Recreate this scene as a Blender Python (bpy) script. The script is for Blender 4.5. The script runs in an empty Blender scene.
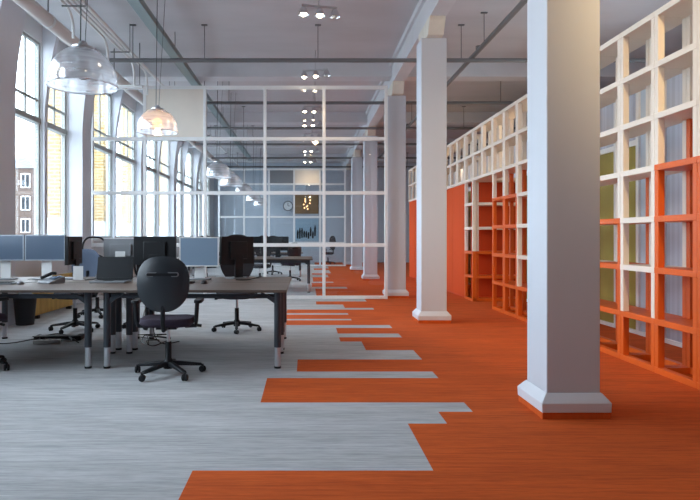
import bpy, math, random
from mathutils import Vector, Matrix
random.seed(7)
PI = math.pi
S = bpy.context.scene
C = S.collection
# ------------------------------------------------------------------ materials
MATS = {}
def mat(name, col, rough=.6, metal=0, emit=None, es=0, spec=.5, var=0, vscale=(4, 4, 4), bump=0, bscale=(30, 30, 30), col2=None, coat=0):
    if name in MATS: return MATS[name]
    m = bpy.data.materials.new(name); m.use_nodes = True
    nt = m.node_tree; b = nt.nodes['Principled BSDF']
    b.inputs['Base Color'].default_value = (*col, 1)
    b.inputs['Roughness'].default_value = rough
    b.inputs['Metallic'].default_value = metal
    b.inputs['Specular IOR Level'].default_value = spec
    b.inputs['Coat Weight'].default_value = coat
    if emit:
        b.inputs['Emission Color'].default_value = (*emit, 1); b.inputs['Emission Strength'].default_value = es
    tc = nt.nodes.new('ShaderNodeTexCoord')
    def noise(sc, detail=4):
        mp = nt.nodes.new('ShaderNodeMapping'); mp.inputs['Scale'].default_value = sc
        n = nt.nodes.new('ShaderNodeTexNoise'); n.inputs['Scale'].default_value = 1; n.inputs['Detail'].default_value = detail
        nt.links.new(tc.outputs['Object'], mp.inputs['Vector']); nt.links.new(mp.outputs[0], n.inputs['Vector'])
        return n
    if var:
        n = noise(vscale)
        r = nt.nodes.new('ShaderNodeValToRGB')
        c2 = col2 or tuple(c * (1 - var) for c in col)
        r.color_ramp.elements[0].color = (*c2, 1); r.color_ramp.elements[1].color = (*col, 1)
        r.color_ramp.elements[0].position = .3; r.color_ramp.elements[1].position = .65
        nt.links.new(n.outputs['Fac'], r.inputs[0]); nt.links.new(r.outputs[0], b.inputs['Base Color'])
    if bump:
        n = noise(bscale, 3); bp = nt.nodes.new('ShaderNodeBump'); bp.inputs['Strength'].default_value = bump
        bp.inputs['Distance'].default_value = .01
        nt.links.new(n.outputs['Fac'], bp.inputs['Height']); nt.links.new(bp.outputs[0], b.inputs['Normal'])
    MATS[name] = m
    return m

def brick_mat(name, c1, c2, mortar, bw=.3, bh=.1):
    m = bpy.data.materials.new(name); m.use_nodes = True
    nt = m.node_tree; b = nt.nodes['Principled BSDF']; b.inputs['Roughness'].default_value = .9
    geo = nt.nodes.new('ShaderNodeNewGeometry'); sp = nt.nodes.new('ShaderNodeSeparateXYZ'); cb = nt.nodes.new('ShaderNodeCombineXYZ')
    ad = nt.nodes.new('ShaderNodeMath'); ad.operation = 'ADD'
    nt.links.new(geo.outputs['Position'], sp.inputs[0])
    nt.links.new(sp.outputs[0], ad.inputs[0]); nt.links.new(sp.outputs[1], ad.inputs[1])
    nt.links.new(ad.outputs[0], cb.inputs[0]); nt.links.new(sp.outputs[2], cb.inputs[1])
    t = nt.nodes.new('ShaderNodeTexBrick'); t.inputs['Scale'].default_value = 1
    t.inputs['Brick Width'].default_value = bw; t.inputs['Row Height'].default_value = bh; t.inputs['Mortar Size'].default_value = bh * .16
    t.inputs['Color1'].default_value = (*c1, 1); t.inputs['Color2'].default_value = (*c2, 1); t.inputs['Mortar'].default_value = (*mortar, 1)
    nt.links.new(cb.outputs[0], t.inputs['Vector']); nt.links.new(t.outputs['Color'], b.inputs['Base Color'])
    return m

def carpet_mat(name, ca, cb_, cc, rough=.95):
    """broadloom planks: streaks running across the room (x), planks 0.25 m deep"""
    m = bpy.data.materials.new(name); m.use_nodes = True
    nt = m.node_tree; b = nt.nodes['Principled BSDF']; b.inputs['Roughness'].default_value = rough
    b.inputs['Specular IOR Level'].default_value = .25
    tc = nt.nodes.new('ShaderNodeTexCoord')
    def noise(sc, det):
        mp = nt.nodes.new('ShaderNodeMapping'); mp.inputs['Scale'].default_value = sc
        n = nt.nodes.new('ShaderNodeTexNoise'); n.inputs['Scale'].default_value = 1; n.inputs['Detail'].default_value = det
        n.inputs['Roughness'].default_value = .65
        nt.links.new(tc.outputs['Object'], mp.inputs[0]); nt.links.new(mp.outputs[0], n.inputs['Vector']); return n
    n1 = noise((2.2, 34, 1), 5); n2 = noise((9, 90, 1), 3); n3 = noise((.7, 3.9, 1), 2)
    r = nt.nodes.new('ShaderNodeValToRGB')
    e = r.color_ramp.elements; e[0].position = .3; e[0].color = (*cb_, 1); e[1].position = .52; e[1].color = (*ca, 1)
    e2 = e.new(.75); e2.color = (*cc, 1)
    nt.links.new(n1.outputs['Fac'], r.inputs[0])
    mx = nt.nodes.new('ShaderNodeMix'); mx.data_type = 'RGBA'; mx.blend_type = 'MULTIPLY'; mx.inputs['Factor'].default_value = .4
    r2 = nt.nodes.new('ShaderNodeValToRGB'); r2.color_ramp.elements[0].color = (.55, .55, .55, 1); r2.color_ramp.elements[0].position = .3; r2.color_ramp.elements[1].position = .6
    nt.links.new(n2.outputs['Fac'], r2.inputs[0])
    nt.links.new(r.outputs[0], mx.inputs[6]); nt.links.new(r2.outputs[0], mx.inputs[7])
    mx2 = nt.nodes.new('ShaderNodeMix'); mx2.data_type = 'RGBA'; mx2.blend_type = 'MULTIPLY'; mx2.inputs['Factor'].default_value = .35
    r3 = nt.nodes.new('ShaderNodeValToRGB'); r3.color_ramp.elements[0].color = (.6, .6, .6, 1); r3.color_ramp.elements[0].position = .35; r3.color_ramp.elements[1].position = .6
    nt.links.new(n3.outputs['Fac'], r3.inputs[0])
    nt.links.new(mx.outputs[2], mx2.inputs[6]); nt.links.new(r3.outputs[0], mx2.inputs[7])
    nt.links.new(mx2.outputs[2], b.inputs['Base Color'])
    bp = nt.nodes.new('ShaderNodeBump'); bp.inputs['Strength'].default_value = .4; bp.inputs['Distance'].default_value = .004
    nt.links.new(n2.outputs['Fac'], bp.inputs['Height']); nt.links.new(bp.outputs[0], b.inputs['Normal'])
    return m

def glass_mat(name, tint=(.95, .98, 1), gl=.07, rough=.02):
    m = bpy.data.materials.new(name); m.use_nodes = True
    nt = m.node_tree; nt.nodes.clear()
    o = nt.nodes.new('ShaderNodeOutputMaterial'); mx = nt.nodes.new('ShaderNodeMixShader')
    t = nt.nodes.new('ShaderNodeBsdfTransparent'); t.inputs[0].default_value = (*tint, 1)
    g = nt.nodes.new('ShaderNodeBsdfGlossy'); g.inputs['Roughness'].default_value = rough
    lw = nt.nodes.new('ShaderNodeLayerWeight'); lw.inputs['Blend'].default_value = .2
    mm = nt.nodes.new('ShaderNodeMath'); mm.operation = 'MULTIPLY_ADD'; mm.inputs[1].default_value = .35; mm.inputs[2].default_value = gl
    nt.links.new(lw.outputs['Fresnel'], mm.inputs[0]); nt.links.new(mm.outputs[0], mx.inputs[0])
    nt.links.new(t.outputs[0], mx.inputs[1]); nt.links.new(g.outputs[0], mx.inputs[2]); nt.links.new(mx.outputs[0], o.inputs[0])
    return m

def prism_mat(name):
    m = bpy.data.materials.new(name); m.use_nodes = True
    nt = m.node_tree; nt.nodes.clear()
    o = nt.nodes.new('ShaderNodeOutputMaterial'); mx = nt.nodes.new('ShaderNodeMixShader'); mx2 = nt.nodes.new('ShaderNodeMixShader')
    t = nt.nodes.new('ShaderNodeBsdfTransparent'); t.inputs[0].default_value = (.93, .95, .97, 1)
    g = nt.nodes.new('ShaderNodeBsdfGlossy'); g.inputs['Roughness'].default_value = .12; g.inputs[0].default_value = (.9, .92, .95, 1)
    tr = nt.nodes.new('ShaderNodeBsdfTranslucent'); tr.inputs[0].default_value = (.9, .9, .93, 1)
    tc = nt.nodes.new('ShaderNodeTexCoord'); mp = nt.nodes.new('ShaderNodeMapping'); mp.inputs['Scale'].default_value = (1, 1, 14)
    n = nt.nodes.new('ShaderNodeTexNoise'); n.inputs['Scale'].default_value = 2
    nt.links.new(tc.outputs['Object'], mp.inputs[0]); nt.links.new(mp.outputs[0], n.inputs['Vector'])
    mr = nt.nodes.new('ShaderNodeMapRange'); mr.inputs[1].default_value = .35; mr.inputs[2].default_value = .65; mr.inputs[3].default_value = .55; mr.inputs[4].default_value = .95
    nt.links.new(n.outputs['Fac'], mr.inputs[0])
    mx2.inputs[0].default_value = .45
    nt.links.new(g.outputs[0], mx2.inputs[1]); nt.links.new(tr.outputs[0], mx2.inputs[2])
    nt.links.new(mr.outputs[0], mx.inputs[0])
    nt.links.new(t.outputs[0], mx.inputs[1]); nt.links.new(mx2.outputs[0], mx.inputs[2]); nt.links.new(mx.outputs[0], o.inputs[0])
    return m

M = dict(
    grey_carpet=carpet_mat('grey_carpet', (.52, .53, .545), (.37, .385, .41), (.61, .62, .63)),
    orange_carpet=carpet_mat('orange_carpet', (.66, .112, .017), (.50, .076, .012), (.72, .137, .024)),
    wall=mat('wall_paint', (.72, .72, .73), .8, var=.05, vscale=(1.5, 1.5, 1.5), bump=.1),
    ceil=mat('ceiling_paint', (.60, .60, .625), .85, var=.12, vscale=(.5, 1.6, 1), bump=.15, bscale=(2, 24, 2)),
    beam=mat('beam_paint', (.66, .67, .70), .7, var=.08, vscale=(2, 2, 2)),
    column=mat('column_paint', (.58, .625, .70), .65, var=.05, vscale=(2, 2, .6), bump=.12, bscale=(14, 14, 8)),
    plinth=mat('plinth_paint', (.66, .70, .77), .55),
    cornice=mat('bolster_paint', (.74, .70, .62), .7, var=.12, vscale=(6, 6, 2)),
    frame=mat('window_frame_paint', (.36, .37, .35), .5),
    pier=mat('pier_paint', (.72, .73, .78), .7, var=.06, vscale=(1, 1, 1)),
    white_frame=mat('partition_white', (.85, .86, .86), .45),
    cream=mat('shelf_cream', (.84, .77, .68), .5, var=.04, vscale=(3, 3, 3)),
    orange=mat('shelf_orange', (.74, .125, .010), .42, var=.1, vscale=(4, 4, 1)),
    redback=mat('panel_deep_orange', (.62, .065, .012), .6, spec=.3, var=.15, vscale=(2, 2, .8)),
    orpanel=mat('door_panel_orange', (.66, .085, .016), .75, spec=.2, var=.08, vscale=(2, 2, .5)),
    olive=mat('olive_panel', (.42, .36, .08), .5, var=.2, vscale=(2, 2, 1)),
    brown=mat('brown_panel', (.34, .21, .10), .5, var=.25, vscale=(3, 3, .8)),
    blind=mat('blind_white', (.56, .60, .70), .7, var=.25, vscale=(.1, 16, .1)),
    greywall=mat('far_wall_blue_grey', (.55, .62, .70), .8, var=.06),
    pipe_pink=mat('pipe_off_white', (.72, .66, .63), .45, var=.12, vscale=(4, 1, 4)),
    pipe_teal=mat('trunking_grey_green', (.24, .31, .32), .4, metal=.3, var=.12, vscale=(4, 1, 4)),
    pipe_dark=mat('pipe_dark_grey', (.16, .165, .17), .5),
    pipe_white=mat('conduit_white', (.75, .76, .76), .4),
    steel=mat('steel', (.55, .56, .58), .3, metal=.9),
    chrome=mat('chrome', (.75, .77, .8), .15, metal=1),
    sleeve=mat('aluminium_sleeve', (.62, .64, .68), .32, metal=.7),
    legdark=mat('desk_leg_graphite', (.055, .065, .08), .4, metal=.3),
    desk=mat('desk_top_brown_grey', (.145, .105, .086), .42, var=.35, vscale=(2, 22, 2)),
    deskedge=mat('desk_edge_grey', (.17, .155, .155), .4),
    black=mat('black_plastic', (.012, .013, .016), .5, spec=.3),
    black_soft=mat('black_fabric', (.018, .018, .026), .85, bump=.3, bscale=(200, 200, 200)),
    backshell=mat('chair_back_shell', (.022, .028, .036), .38),
    seatpurple=mat('aubergine_fabric', (.028, .017, .036), .85, bump=.3, bscale=(200, 200, 200)),
    bluefab=mat('slate_blue_fabric', (.07, .095, .15), .7, bump=.2, bscale=(150, 150, 150)),
    maroonfab=mat('dark_brown_mesh', (.014, .009, .011), .8),
    screen=mat('screen_blue_grey', (.085, .125, .19), .22, spec=.6),
    screen_pale=mat('screen_pale_blue', (.24, .33, .44), .2, spec=.6),
    screen_off=mat('screen_black', (.010, .012, .016), .35, spec=.3),
    bezel=mat('bezel_silver', (.32, .36, .42), .35, metal=.2),
    whiteplastic=mat('white_plastic', (.82, .82, .82), .4),
    greyplastic=mat('grey_plastic', (.22, .23, .25), .45),
    ochre=mat('warm_lit_wall_ochre', (.55, .34, .08), .7, var=.35, vscale=(9, 9, 1.5)),  # warm light on the wall below the sill, put into the colour
    rope=mat('cable_black', (.015, .015, .015), .5),
    cablewhite=mat('cable_pale', (.6, .6, .58), .5),
    brick=brick_mat('yellow_brick', (.40, .245, .07), (.30, .165, .035), (.46, .38, .26)),
    brickbrown=brick_mat('brown_brick', (.11, .065, .045), (.09, .05, .035), (.12, .1, .09)),
    concrete=mat('concrete_pale', (.62, .66, .70), .9, var=.1),
    asphalt=mat('yard_paving', (.40, .41, .42), .9, var=.15),
    glass=glass_mat('window_glass'),
    pglass=glass_mat('partition_glass', (.955, .97, .98), .035),
    prism=prism_mat('prismatic_acrylic'),
    bulb=mat('bulb_lit', (1, .8, .5), .3, emit=(1, .82, .58), es=26),
    bulbwarm=mat('bulb_amber_lit', (1, .7, .4), .3, emit=(1, .5, .2), es=2),
    bulbamber=mat('bulb_soft_amber_lit', (1, .7, .4), .3, emit=(1, .42, .15), es=2.5),
    bulbcold=mat('bulb_unlit', (.6, .6, .58), .2),
    poster=mat('poster_blue', (.38, .55, .68), .5),
    clockface=mat('clock_face', (.85, .88, .88), .4),
)
# ------------------------------------------------------------------ mesh builder
class MB:
    def __init__(s): s.v = []; s.f = []; s.mi = []; s.sm = []
    def add(s, vs, fs, smooth=False, mi=0, mtx=None):
        o = len(s.v)
        for p in vs: s.v.append(tuple(mtx @ Vector(p)) if mtx else tuple(p))
        for f in fs: s.f.append([i + o for i in f]); s.mi.append(mi); s.sm.append(smooth)
        return s
    def box(s, x0, x1, y0, y1, z0, z1, mi=0, mtx=None):
        vs = [(x0,y0,z0),(x1,y0,z0),(x1,y1,z0),(x0,y1,z0),(x0,y0,z1),(x1,y0,z1),(x1,y1,z1),(x0,y1,z1)]
        return s.add(vs, [(0,3,2,1),(4,5,6,7),(0,1,5,4),(1,2,6,5),(2,3,7,6),(3,0,4,7)], mi=mi, mtx=mtx)
    def tube(s, pts, r, n=10, mi=0, mtx=None, r1=None, cap=True):
        pts = [Vector(p) for p in pts]; k = len(pts); vs = []; fs = []
        up = Vector((0, 0, 1))
        d0 = (pts[1] - pts[0]).normalized()
        u = d0.cross(up if abs(d0.z) < .95 else Vector((1, 0, 0))).normalized()
        for i, p in enumerate(pts):
            d = (pts[min(i + 1, k - 1)] - pts[max(i - 1, 0)]).normalized()
            u = (u - d * u.dot(d)).normalized(); w = d.cross(u)
            rr = r if r1 is None else r + (r1 - r) * i / (k - 1)
            for j in range(n):
                a = 2 * PI * j / n; vs.append(p + (u * math.cos(a) + w * math.sin(a)) * rr)
        for i in range(k - 1):
            for j in range(n):
                a, b = i * n + j, i * n + (j + 1) % n; fs.append((a, b, b + n, a + n))
        s.add(vs, fs, True, mi, mtx)
        if cap:
            s.add([vs[j] for j in range(n)], [tuple(reversed(range(n)))], False, mi, mtx)
            s.add([vs[(k - 1) * n + j] for j in range(n)], [tuple(range(n))], False, mi, mtx)
        return s
    def lathe(s, prof, n=24, mi=0, mtx=None, smooth=True):
        vs = []; fs = []
        for (r, z) in prof:
            for j in range(n):
                a = 2 * PI * j / n; vs.append((r * math.cos(a), r * math.sin(a), z))
        for i in range(len(prof) - 1):
            for j in range(n):
                a, b = i * n + j, i * n + (j + 1) % n; fs.append((a, b, b + n, a + n))
        return s.add(vs, fs, smooth, mi, mtx)
    def sphere(s, c, r, n=14, mi=0, sz=1):
        prof = [(max(1e-4, math.sin(PI * i / 8)) * r, -math.cos(PI * i / 8) * r * sz) for i in range(9)]
        return s.lathe(prof, n, mi, Matrix.Translation(c))
    def prism(s, poly, lo, hi, axis='y', mi=0, mtx=None, smooth=False):
        """poly 2D: axis y -> (x,z); axis z -> (x,y); axis x -> (y,z)"""
        def P(a, b, t): return (a, t, b) if axis == 'y' else ((a, b, t) if axis == 'z' else (t, a, b))
        n = len(poly); vs = [P(a, b, lo) for a, b in poly] + [P(a, b, hi) for a, b in poly]
        s.add(vs, [tuple(range(n)), tuple(reversed(range(n, 2 * n)))], False, mi, mtx)
        s.add(vs, [(i, (i + 1) % n, (i + 1) % n + n, i + n) for i in range(n)], smooth, mi, mtx)
        return s
    def build(s, name, mats, parent=None, loc=(0, 0, 0), bevel=0, rz=0, seg=2):
        import bmesh
        me = bpy.data.meshes.new(name); me.from_pydata(s.v, [], s.f)
        for m in (mats if isinstance(mats, (list, tuple)) else [mats]): me.materials.append(m)
        for p, mi, sm in zip(me.polygons, s.mi, s.sm): p.material_index = mi; p.use_smooth = sm
        bm = bmesh.new(); bm.from_mesh(me); bmesh.ops.remove_doubles(bm, verts=bm.verts, dist=1e-5)
        bmesh.ops.recalc_face_normals(bm, faces=bm.faces); bm.to_mesh(me); bm.free()
        me.set_sharp_from_angle(angle=math.radians(40))
        o = bpy.data.objects.new(name, me); C.objects.link(o)
        o.location = loc; o.rotation_euler = (0, 0, rz)
        if parent: o.parent = parent
        if bevel:
            b = o.modifiers.new('bevel', 'BEVEL'); b.width = bevel; b.segments = seg; b.limit_method = 'ANGLE'; b.harden_normals = False
        return o
def tag(o, label=None, cat=None, group=None, kind=None):
    if label: o['label'] = label
    if cat: o['category'] = cat
    if group: o['group'] = group
    if kind: o['kind'] = kind
    return o
def empty(name, loc=(0, 0, 0), rz=0, label=None, cat=None, group=None, kind=None):
    o = bpy.data.objects.new(name, None); C.objects.link(o); o.empty_display_size = .1
    o.location = loc; o.rotation_euler = (0, 0, rz)
    return tag(o, label, cat, group, kind)
def copy_tree(o, parent=None):
    c = o.copy(); C.objects.link(c)
    if parent: c.parent = parent
    for ch in list(o.children): copy_tree(ch, c)
    return c
def place(proto, used, loc, rz, label, group=None):
    o = copy_tree(proto) if used[0] else proto
    used[0] = True
    o.location = loc; o.rotation_euler = (0, 0, rz); o['label'] = label
    if group: o['group'] = group
    return o
def struct(name, mb, m, **k):
    o = mb.build(name, m, **k); o['kind'] = 'structure'; return o
def rbox_pts(w, h, r, n=5):
    pts = []
    for cx, cy, a0 in ((w/2-r, h/2-r, 0), (-w/2+r, h/2-r, 90), (-w/2+r, -h/2+r, 180), (w/2-r, -h/2+r, 270)):
        for i in range(n + 1):
            a = math.radians(a0 + 90 * i / n); pts.append((cx + r * math.cos(a), cy + r * math.sin(a)))
    return pts

# ------------------------------------------------------------------ constants
CEIL = 4.80; WL = -4.45; WR = 7.4; Y0, Y1 = -3.0, 29.0
# ------------------------------------------------------------------ floor
rows = [(Y0, 0.9, .2), (.9, 2.0, -.9), (2.0, 3.205, -.606), (3.205, 4.01, .68), (4.01, 4.28, .943), (4.28, 4.52, 1.19), (4.52, 5.30, -.343), (5.30, 5.555, 1.17),
        (5.555, 6.10, -.085), (6.10, 6.60, 1.18), (6.60, 7.14, .66), (7.14, 7.44, .41), (7.44, 7.73, 1.19), (7.73, 8.20, .41), (8.20, 8.47, 1.18),
        (8.47, 8.95, -.31), (8.95, 9.10, .68), (9.10, 9.60, -.32), (9.60, 9.78, .68), (9.78, 10.27, -.32), (10.27, 10.5, 1.17), (10.5, 11.03, .68),
        (11.03, 11.55, .19), (11.55, 12.0, 1.17), (12.0, 14.4, .22), (14.4, 14.9, 1.0), (14.9, 16.2, .15), (16.2, 16.6, .75), (16.6, 18.4, .2),
        (18.4, 19.6, .7), (19.6, 20.4, .2), (20.4, 22.4, .85), (22.4, 23.5, .3), (23.5, 25.2, .9), (25.2, Y1, .4)]
f = MB()
ext = .3
for a, b, x in rows:
    f.add([(WL-ext, a, 0), (x, a, 0), (x, b, 0), (WL-ext, b, 0)], [(0, 1, 2, 3)], mi=0)
    f.add([(x, a, 0), (WR+ext, a, 0), (WR+ext, b, 0), (x, b, 0)], [(0, 1, 2, 3)], mi=1)
f.add([(WL-ext, Y0, -.2), (WR+ext, Y0, -.2), (WR+ext, Y1, -.2), (WL-ext, Y1, -.2)], [(3, 2, 1, 0)])
struct('floor', f, [M['grey_carpet'], M['orange_carpet']])
# ------------------------------------------------------------------ ceiling, beams
f = MB().box(WL-.3, WR+.3, Y0, Y1, CEIL, CEIL+.2)
struct('ceiling', f, M['ceil'])
f = MB().box(1.75, 1.98, Y0, Y1, 4.36, CEIL-.001).box(1.70, 2.03, Y0, Y1, 4.70, CEIL-.002)
struct('ceiling_beam', f, M['beam'])
for yb in (12.2, 17.1, 21.7, 25.9):
    f = MB().box(WL, 1.748, yb, yb+.36, 4.50, CEIL-.001).box(1.982, WR, yb, yb+.36, 4.50, CEIL-.001)
    struct('ceiling_beam', f, M['beam'])
# ------------------------------------------------------------------ left window wall
SILL, HEAD = 1.22, 4.50
piers = [(1.2, 1.66), (3.4, 3.95), (7.95, 8.65), (11.2, 11.7), (15.7, 16.2), (19.6, 20.1), (23.6, 24.1), (27.6, Y1)]
mulls = [5.9, 10.1, 13.8, 17.9, 21.6, 25.5]
w = MB().box(WL-.12, WL, Y0, Y1, 0, SILL).box(WL-.12, WL, Y0, Y1, HEAD, CEIL)
w.box(WL-.12, WL, Y0, 1.5, SILL, HEAD)
for a, b in piers: w.box(WL-.12, WL, a, b, SILL, HEAD)
for a in mulls: w.box(WL-.12, WL, a, a+.16, SILL, HEAD)
struct('wall_left', w, M['wall'])
struct('trim_1', MB().box(WL+.001, WL+.16, Y0, Y1, SILL-.06, SILL-.01), M['white_frame'], bevel=.008)
def rib_profile(p0, p1):
    """outline in (x,z): fin on the wall whose depth grows in a curve towards the ceiling"""
    pts = [(WL+.001, .001), (WL + p0, .001), (WL + p0, 3.15)]
    for i in range(1, 9):
        t = i / 8; pts.append((WL + p0 + (p1 - p0) * (1 - math.cos(t * PI / 2)), 3.15 + t * (CEIL - .002 - 3.15)))
    pts.append((WL+.001, CEIL-.002)); return pts
k = 1
for a, b in piers[:-1]:
    o = MB().prism(rib_profile(.27 if a < 14 else .13, .50 if a < 14 else .34), a + .02, b - .02, 'y').build('window_pillar', M['pier']); o['kind'] = 'structure'
for a in mulls:
    o = MB().prism(rib_profile(.04, .28), a + .02, a + .14, 'y').build('window_pillar', M['pier']); o['kind'] = 'structure'
edges = sorted([p for p in piers] + [(m_, m_ + .16) for m_ in mulls])
wn = 1
for (a0, b0), (a1, b1) in zip(edges[:-1], edges[1:]):
    ya, yb = b0 + .001, a1 - .001
    e = empty('window_%d' % wn, (WL - .06, (ya + yb) / 2, SILL)); e['kind'] = 'structure'; wn += 1
    h = (yb - ya) / 2; H = HEAD - SILL; t = .04; TR = 3.18 - SILL
    g = MB().box(-.03, .03, -h, -h+t, 0, H).box(-.03, .03, h-t, h, 0, H).box(-.03, .03, -h+t, h-t, 0, t).box(-.03, .03, -h+t, h-t, H-t, H)
    g.build('window_frame', M['frame'], e, bevel=.004)
    MB().box(-.06, .07, -h+t, h-t, TR-.045, TR+.045).build('transom', M['frame'], e, bevel=.006)
    g = MB().box(-.018, .018, -h+t, h-t, TR+.33, TR+.37)
    nm = 2 if h < .7 else 3
    for i in range(1, nm): yy = -h + 2 * h * i / nm; g.box(-.018, .018, yy-.02, yy+.02, TR+.045, H-t)
    g.build('muntin', M['frame'], e)
    MB().box(-.004, .004, -h+t, h-t, t, TR-.045).box(-.004, .004, -h+t, h-t, TR+.045, H-t).build('glass', M['glass'], e)
# other walls
# right wall with tall windows, daylight into the right hand rooms
rw = [(3.4, 5.8), (6.8, 9.2)]
w = MB().box(WR, WR+.3, Y0, Y1, 0, .8).box(WR, WR+.3, Y0, Y1, 3.1, CEIL)
prev = Y0
for a, b in rw:
    w.box(WR, WR+.3, prev, a, .8, 3.1); prev = b
w.box(WR, WR+.3, prev, Y1, .8, 3.1)
struct('wall_right', w, mat('right_wall_grey', (.36, .37, .38), .8, var=.05))
for a, b in rw:
    e = empty('window_%d' % wn, (WR + .15, (a + b) / 2, .8)); e['kind'] = 'structure'; wn += 1
    h = (b - a) / 2 - .001; H = 2.3; t = .05
    g = MB().box(-.03, .03, -h, -h+t, 0, H).box(-.03, .03, h-t, h, 0, H).box(-.03, .03, -h+t, h-t, 0, t).box(-.03, .03, -h+t, h-t, H-t, H).box(-.03, .03, -.03, .03, t, H-t)
    g.build('window_frame', M['frame'], e)
    MB().box(-.004, .004, -h+t, -.03, t, H-t).box(-.004, .004, .03, h-t, t, H-t).build('glass', M['glass'], e)
struct('wall_back', MB().box(WL-.3, WR+.3, Y1, Y1+.2, 0, CEIL), M['greywall'])
struct('wall_front', MB().box(WL-.3, WR+.3, Y0-.2, Y0, 0, CEIL), mat('front_wall_dark_grey', (.16, .16, .17), .8, var=.05))
# ------------------------------------------------------------------ columns
cols = [(4.15, 'nearest square column, at right, with chamfered plinth on the orange carpet'),
        (8.67, 'second square column from the camera, with timber bolster and beam above it'),
        (12.22, 'third square column, at the right end of the white glazed partition'),
        (17.1, 'square column just behind the glazed partition, seen through its right panes'),
        (21.7, 'slim looking far column, second behind the glazed partition'),
        (25.9, 'farthest visible column, beside the second glazed screen'),
        (-.4, 'square column behind the camera')]
for yc, lab in cols[:-1]:
    e = empty('column', (1.85, yc + .185, 0), label=lab, cat='column', group='square columns along the walkway', kind='thing')
    h = .185
    MB().box(-h, h, -h, h, .05, 4.12).build('shaft', M['column'], e, bevel=.006)
    q = MB()
    prof = [(h + .004, .045), (h + .052, .045), (h + .055, .11), (h + .012, .165), (h + .004, .17)]
    vs = [(sx * r, sy * r, z) for r, z in prof for sx, sy in ((-1, -1), (1, -1), (1, 1), (-1, 1))]
    fs = [(i*4+j, i*4+(j+1) % 4, i*4+4+(j+1) % 4, i*4+4+j) for i in range(4) for j in range(4)]
    q.add(vs, fs); q.build('plinth', M['plinth'], e, bevel=.004)
    MB().box(-h-.048, h+.048, -h-.048, h+.048, .001, .045).build('kick_strip', M['orange_carpet'], e)['label'] = 'orange carpet strip under the white plinth'
    pr = [(-.30, 4.12), (.30, 4.12), (.42, 4.30), (.42, 4.36), (-.42, 4.36), (-.42, 4.30)]
    MB().prism(pr, -.115, .115, 'x').build('bolster', M['cornice'], e, bevel=.01)
# ------------------------------------------------------------------ pipes, trunking and hangers
def hangers(parent, pts, z0):
    for x, y in pts:
        MB().tube([(x, y, z0), (x, y, CEIL - .02)], .007, 6).box(x-.05, x+.05, y-.02, y+.02, CEIL-.02, CEIL-.001).build('hanger_rod', M['pipe_dark'], parent)
n = 0
tl = ['nearest of the dark pipes crossing under the ceiling before the glazed partition', 'dark cross pipe just behind the top of the glazed partition', 'second dark cross pipe behind the glazed partition',
      'third dark cross pipe behind the glazed partition', 'fourth dark cross pipe behind the glazed partition', 'farthest dark cross pipe, near the second screen']
for yy, lab in zip((10.05, 13.25, 16.35, 19.2, 22.55, 25.4), tl):
    e = empty('ceiling_pipe', (0, yy, 0), label=lab, cat='pipe', group='dark cross pipes under the ceiling')
    MB().tube([(WL + .9, 0, 4.2), (WR - .05, 0, 4.2)], .035, 10).build('pipe', M['pipe_dark'], e)
    hangers(e, [(-2.9, 0), (-1.7, 0), (.2, 0), (2.6, 0), (4.3, 0)], 4.2)
e = empty('ceiling_pipe', (2.82, 0, 0), label='dark lengthwise pipe under the ceiling between the columns and shelves', cat='pipe')
MB().tube([(0, Y0 + .1, 4.29), (0, Y1 - .1, 4.29)], .04, 10).build('pipe', M['pipe_dark'], e)
hangers(e, [(0, y) for y in (3.1, 6.3, 9.5, 12.9, 16, 19, 23)], 4.29)
for y in (3.4, 6.6, 9.8, 13.3, 16.6): MB().tube([(0, y, 4.29), (0, y, 4.36)], .05, 8).build('pipe_collar', M['pipe_dark'], e)
e = empty('cable_trunking', (-2.27, 0, 4.34), label='grey green metal trunking running lengthwise under the ceiling over the desks', cat='trunking')
MB().box(-.08, .08, Y0+.1, 24.5, 0, .085).box(-.088, .088, Y0+.1, 24.5, .07, .09).build('channel', M['pipe_teal'], e, bevel=.006)
for y in range(-2, 24, 3): MB().tube([(0, y + .4, .09), (0, y + .4, CEIL - 4.34 - .001)], .008, 6).build('hanger_rod', M['pipe_dark'], e)
e = empty('heating_pipe', (-3.62, 0, 4.28), label='thick off-white insulated pipe running above the window side lamps', cat='pipe')
MB().tube([(0, Y0+.1, 0), (0, 28, 0)], .095, 16).build('pipe', M['pipe_pink'], e)
for y in (2, 5.3, 8.4, 11.3, 15, 18.5): MB().tube([(0, y, 0), (0, y + .05, 0)], .105, 16).build('clamp', M['pipe_white'], e)
for y in (2, 5.3, 8.4, 11.3, 15, 18.5): MB().tube([(0, y + .025, .09), (0, y + .025, CEIL - 4.28 - .001)], .01, 6).build('hanger_rod', M['pipe_dark'], e)
# bundle of conduits beside it with bends
ce = empty('conduit_bundle', (-3.2, 0, 4.35), label='bundle of slim white conduits bending down beside the thick off-white pipe', cat='conduit')
for i, (yend, dx) in enumerate(((8.3, -.02), (9.6, .03), (10.9, .08), (11.6, .13))):
    pts = [(dx, Y0+.1, 0.02*i), (dx, yend - .25, .02*i)]
    for t in range(1, 6):
        a = t / 5 * PI / 2; pts.append((dx, yend - .25 + .25 * math.sin(a), .02*i - .25 * (1 - math.cos(a))))
    pts.append((dx, yend, -.36)); MB().tube(pts, .02, 8).build('conduit', M['pipe_white'], ce)
MB().tube([(.2, Y0+.1, .06), (.2, 27, .06)], .028, 8).build('conduit', M['pipe_white'], ce)
for y in range(-2, 12, 2): MB().box(-.06, .25, y, y + .03, -.03, -.015).tube([(.26, y+.015, -.02), (.26, y+.015, CEIL-4.35-.001)], .006, 6).build('bracket', M['pipe_dark'], ce)
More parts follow.
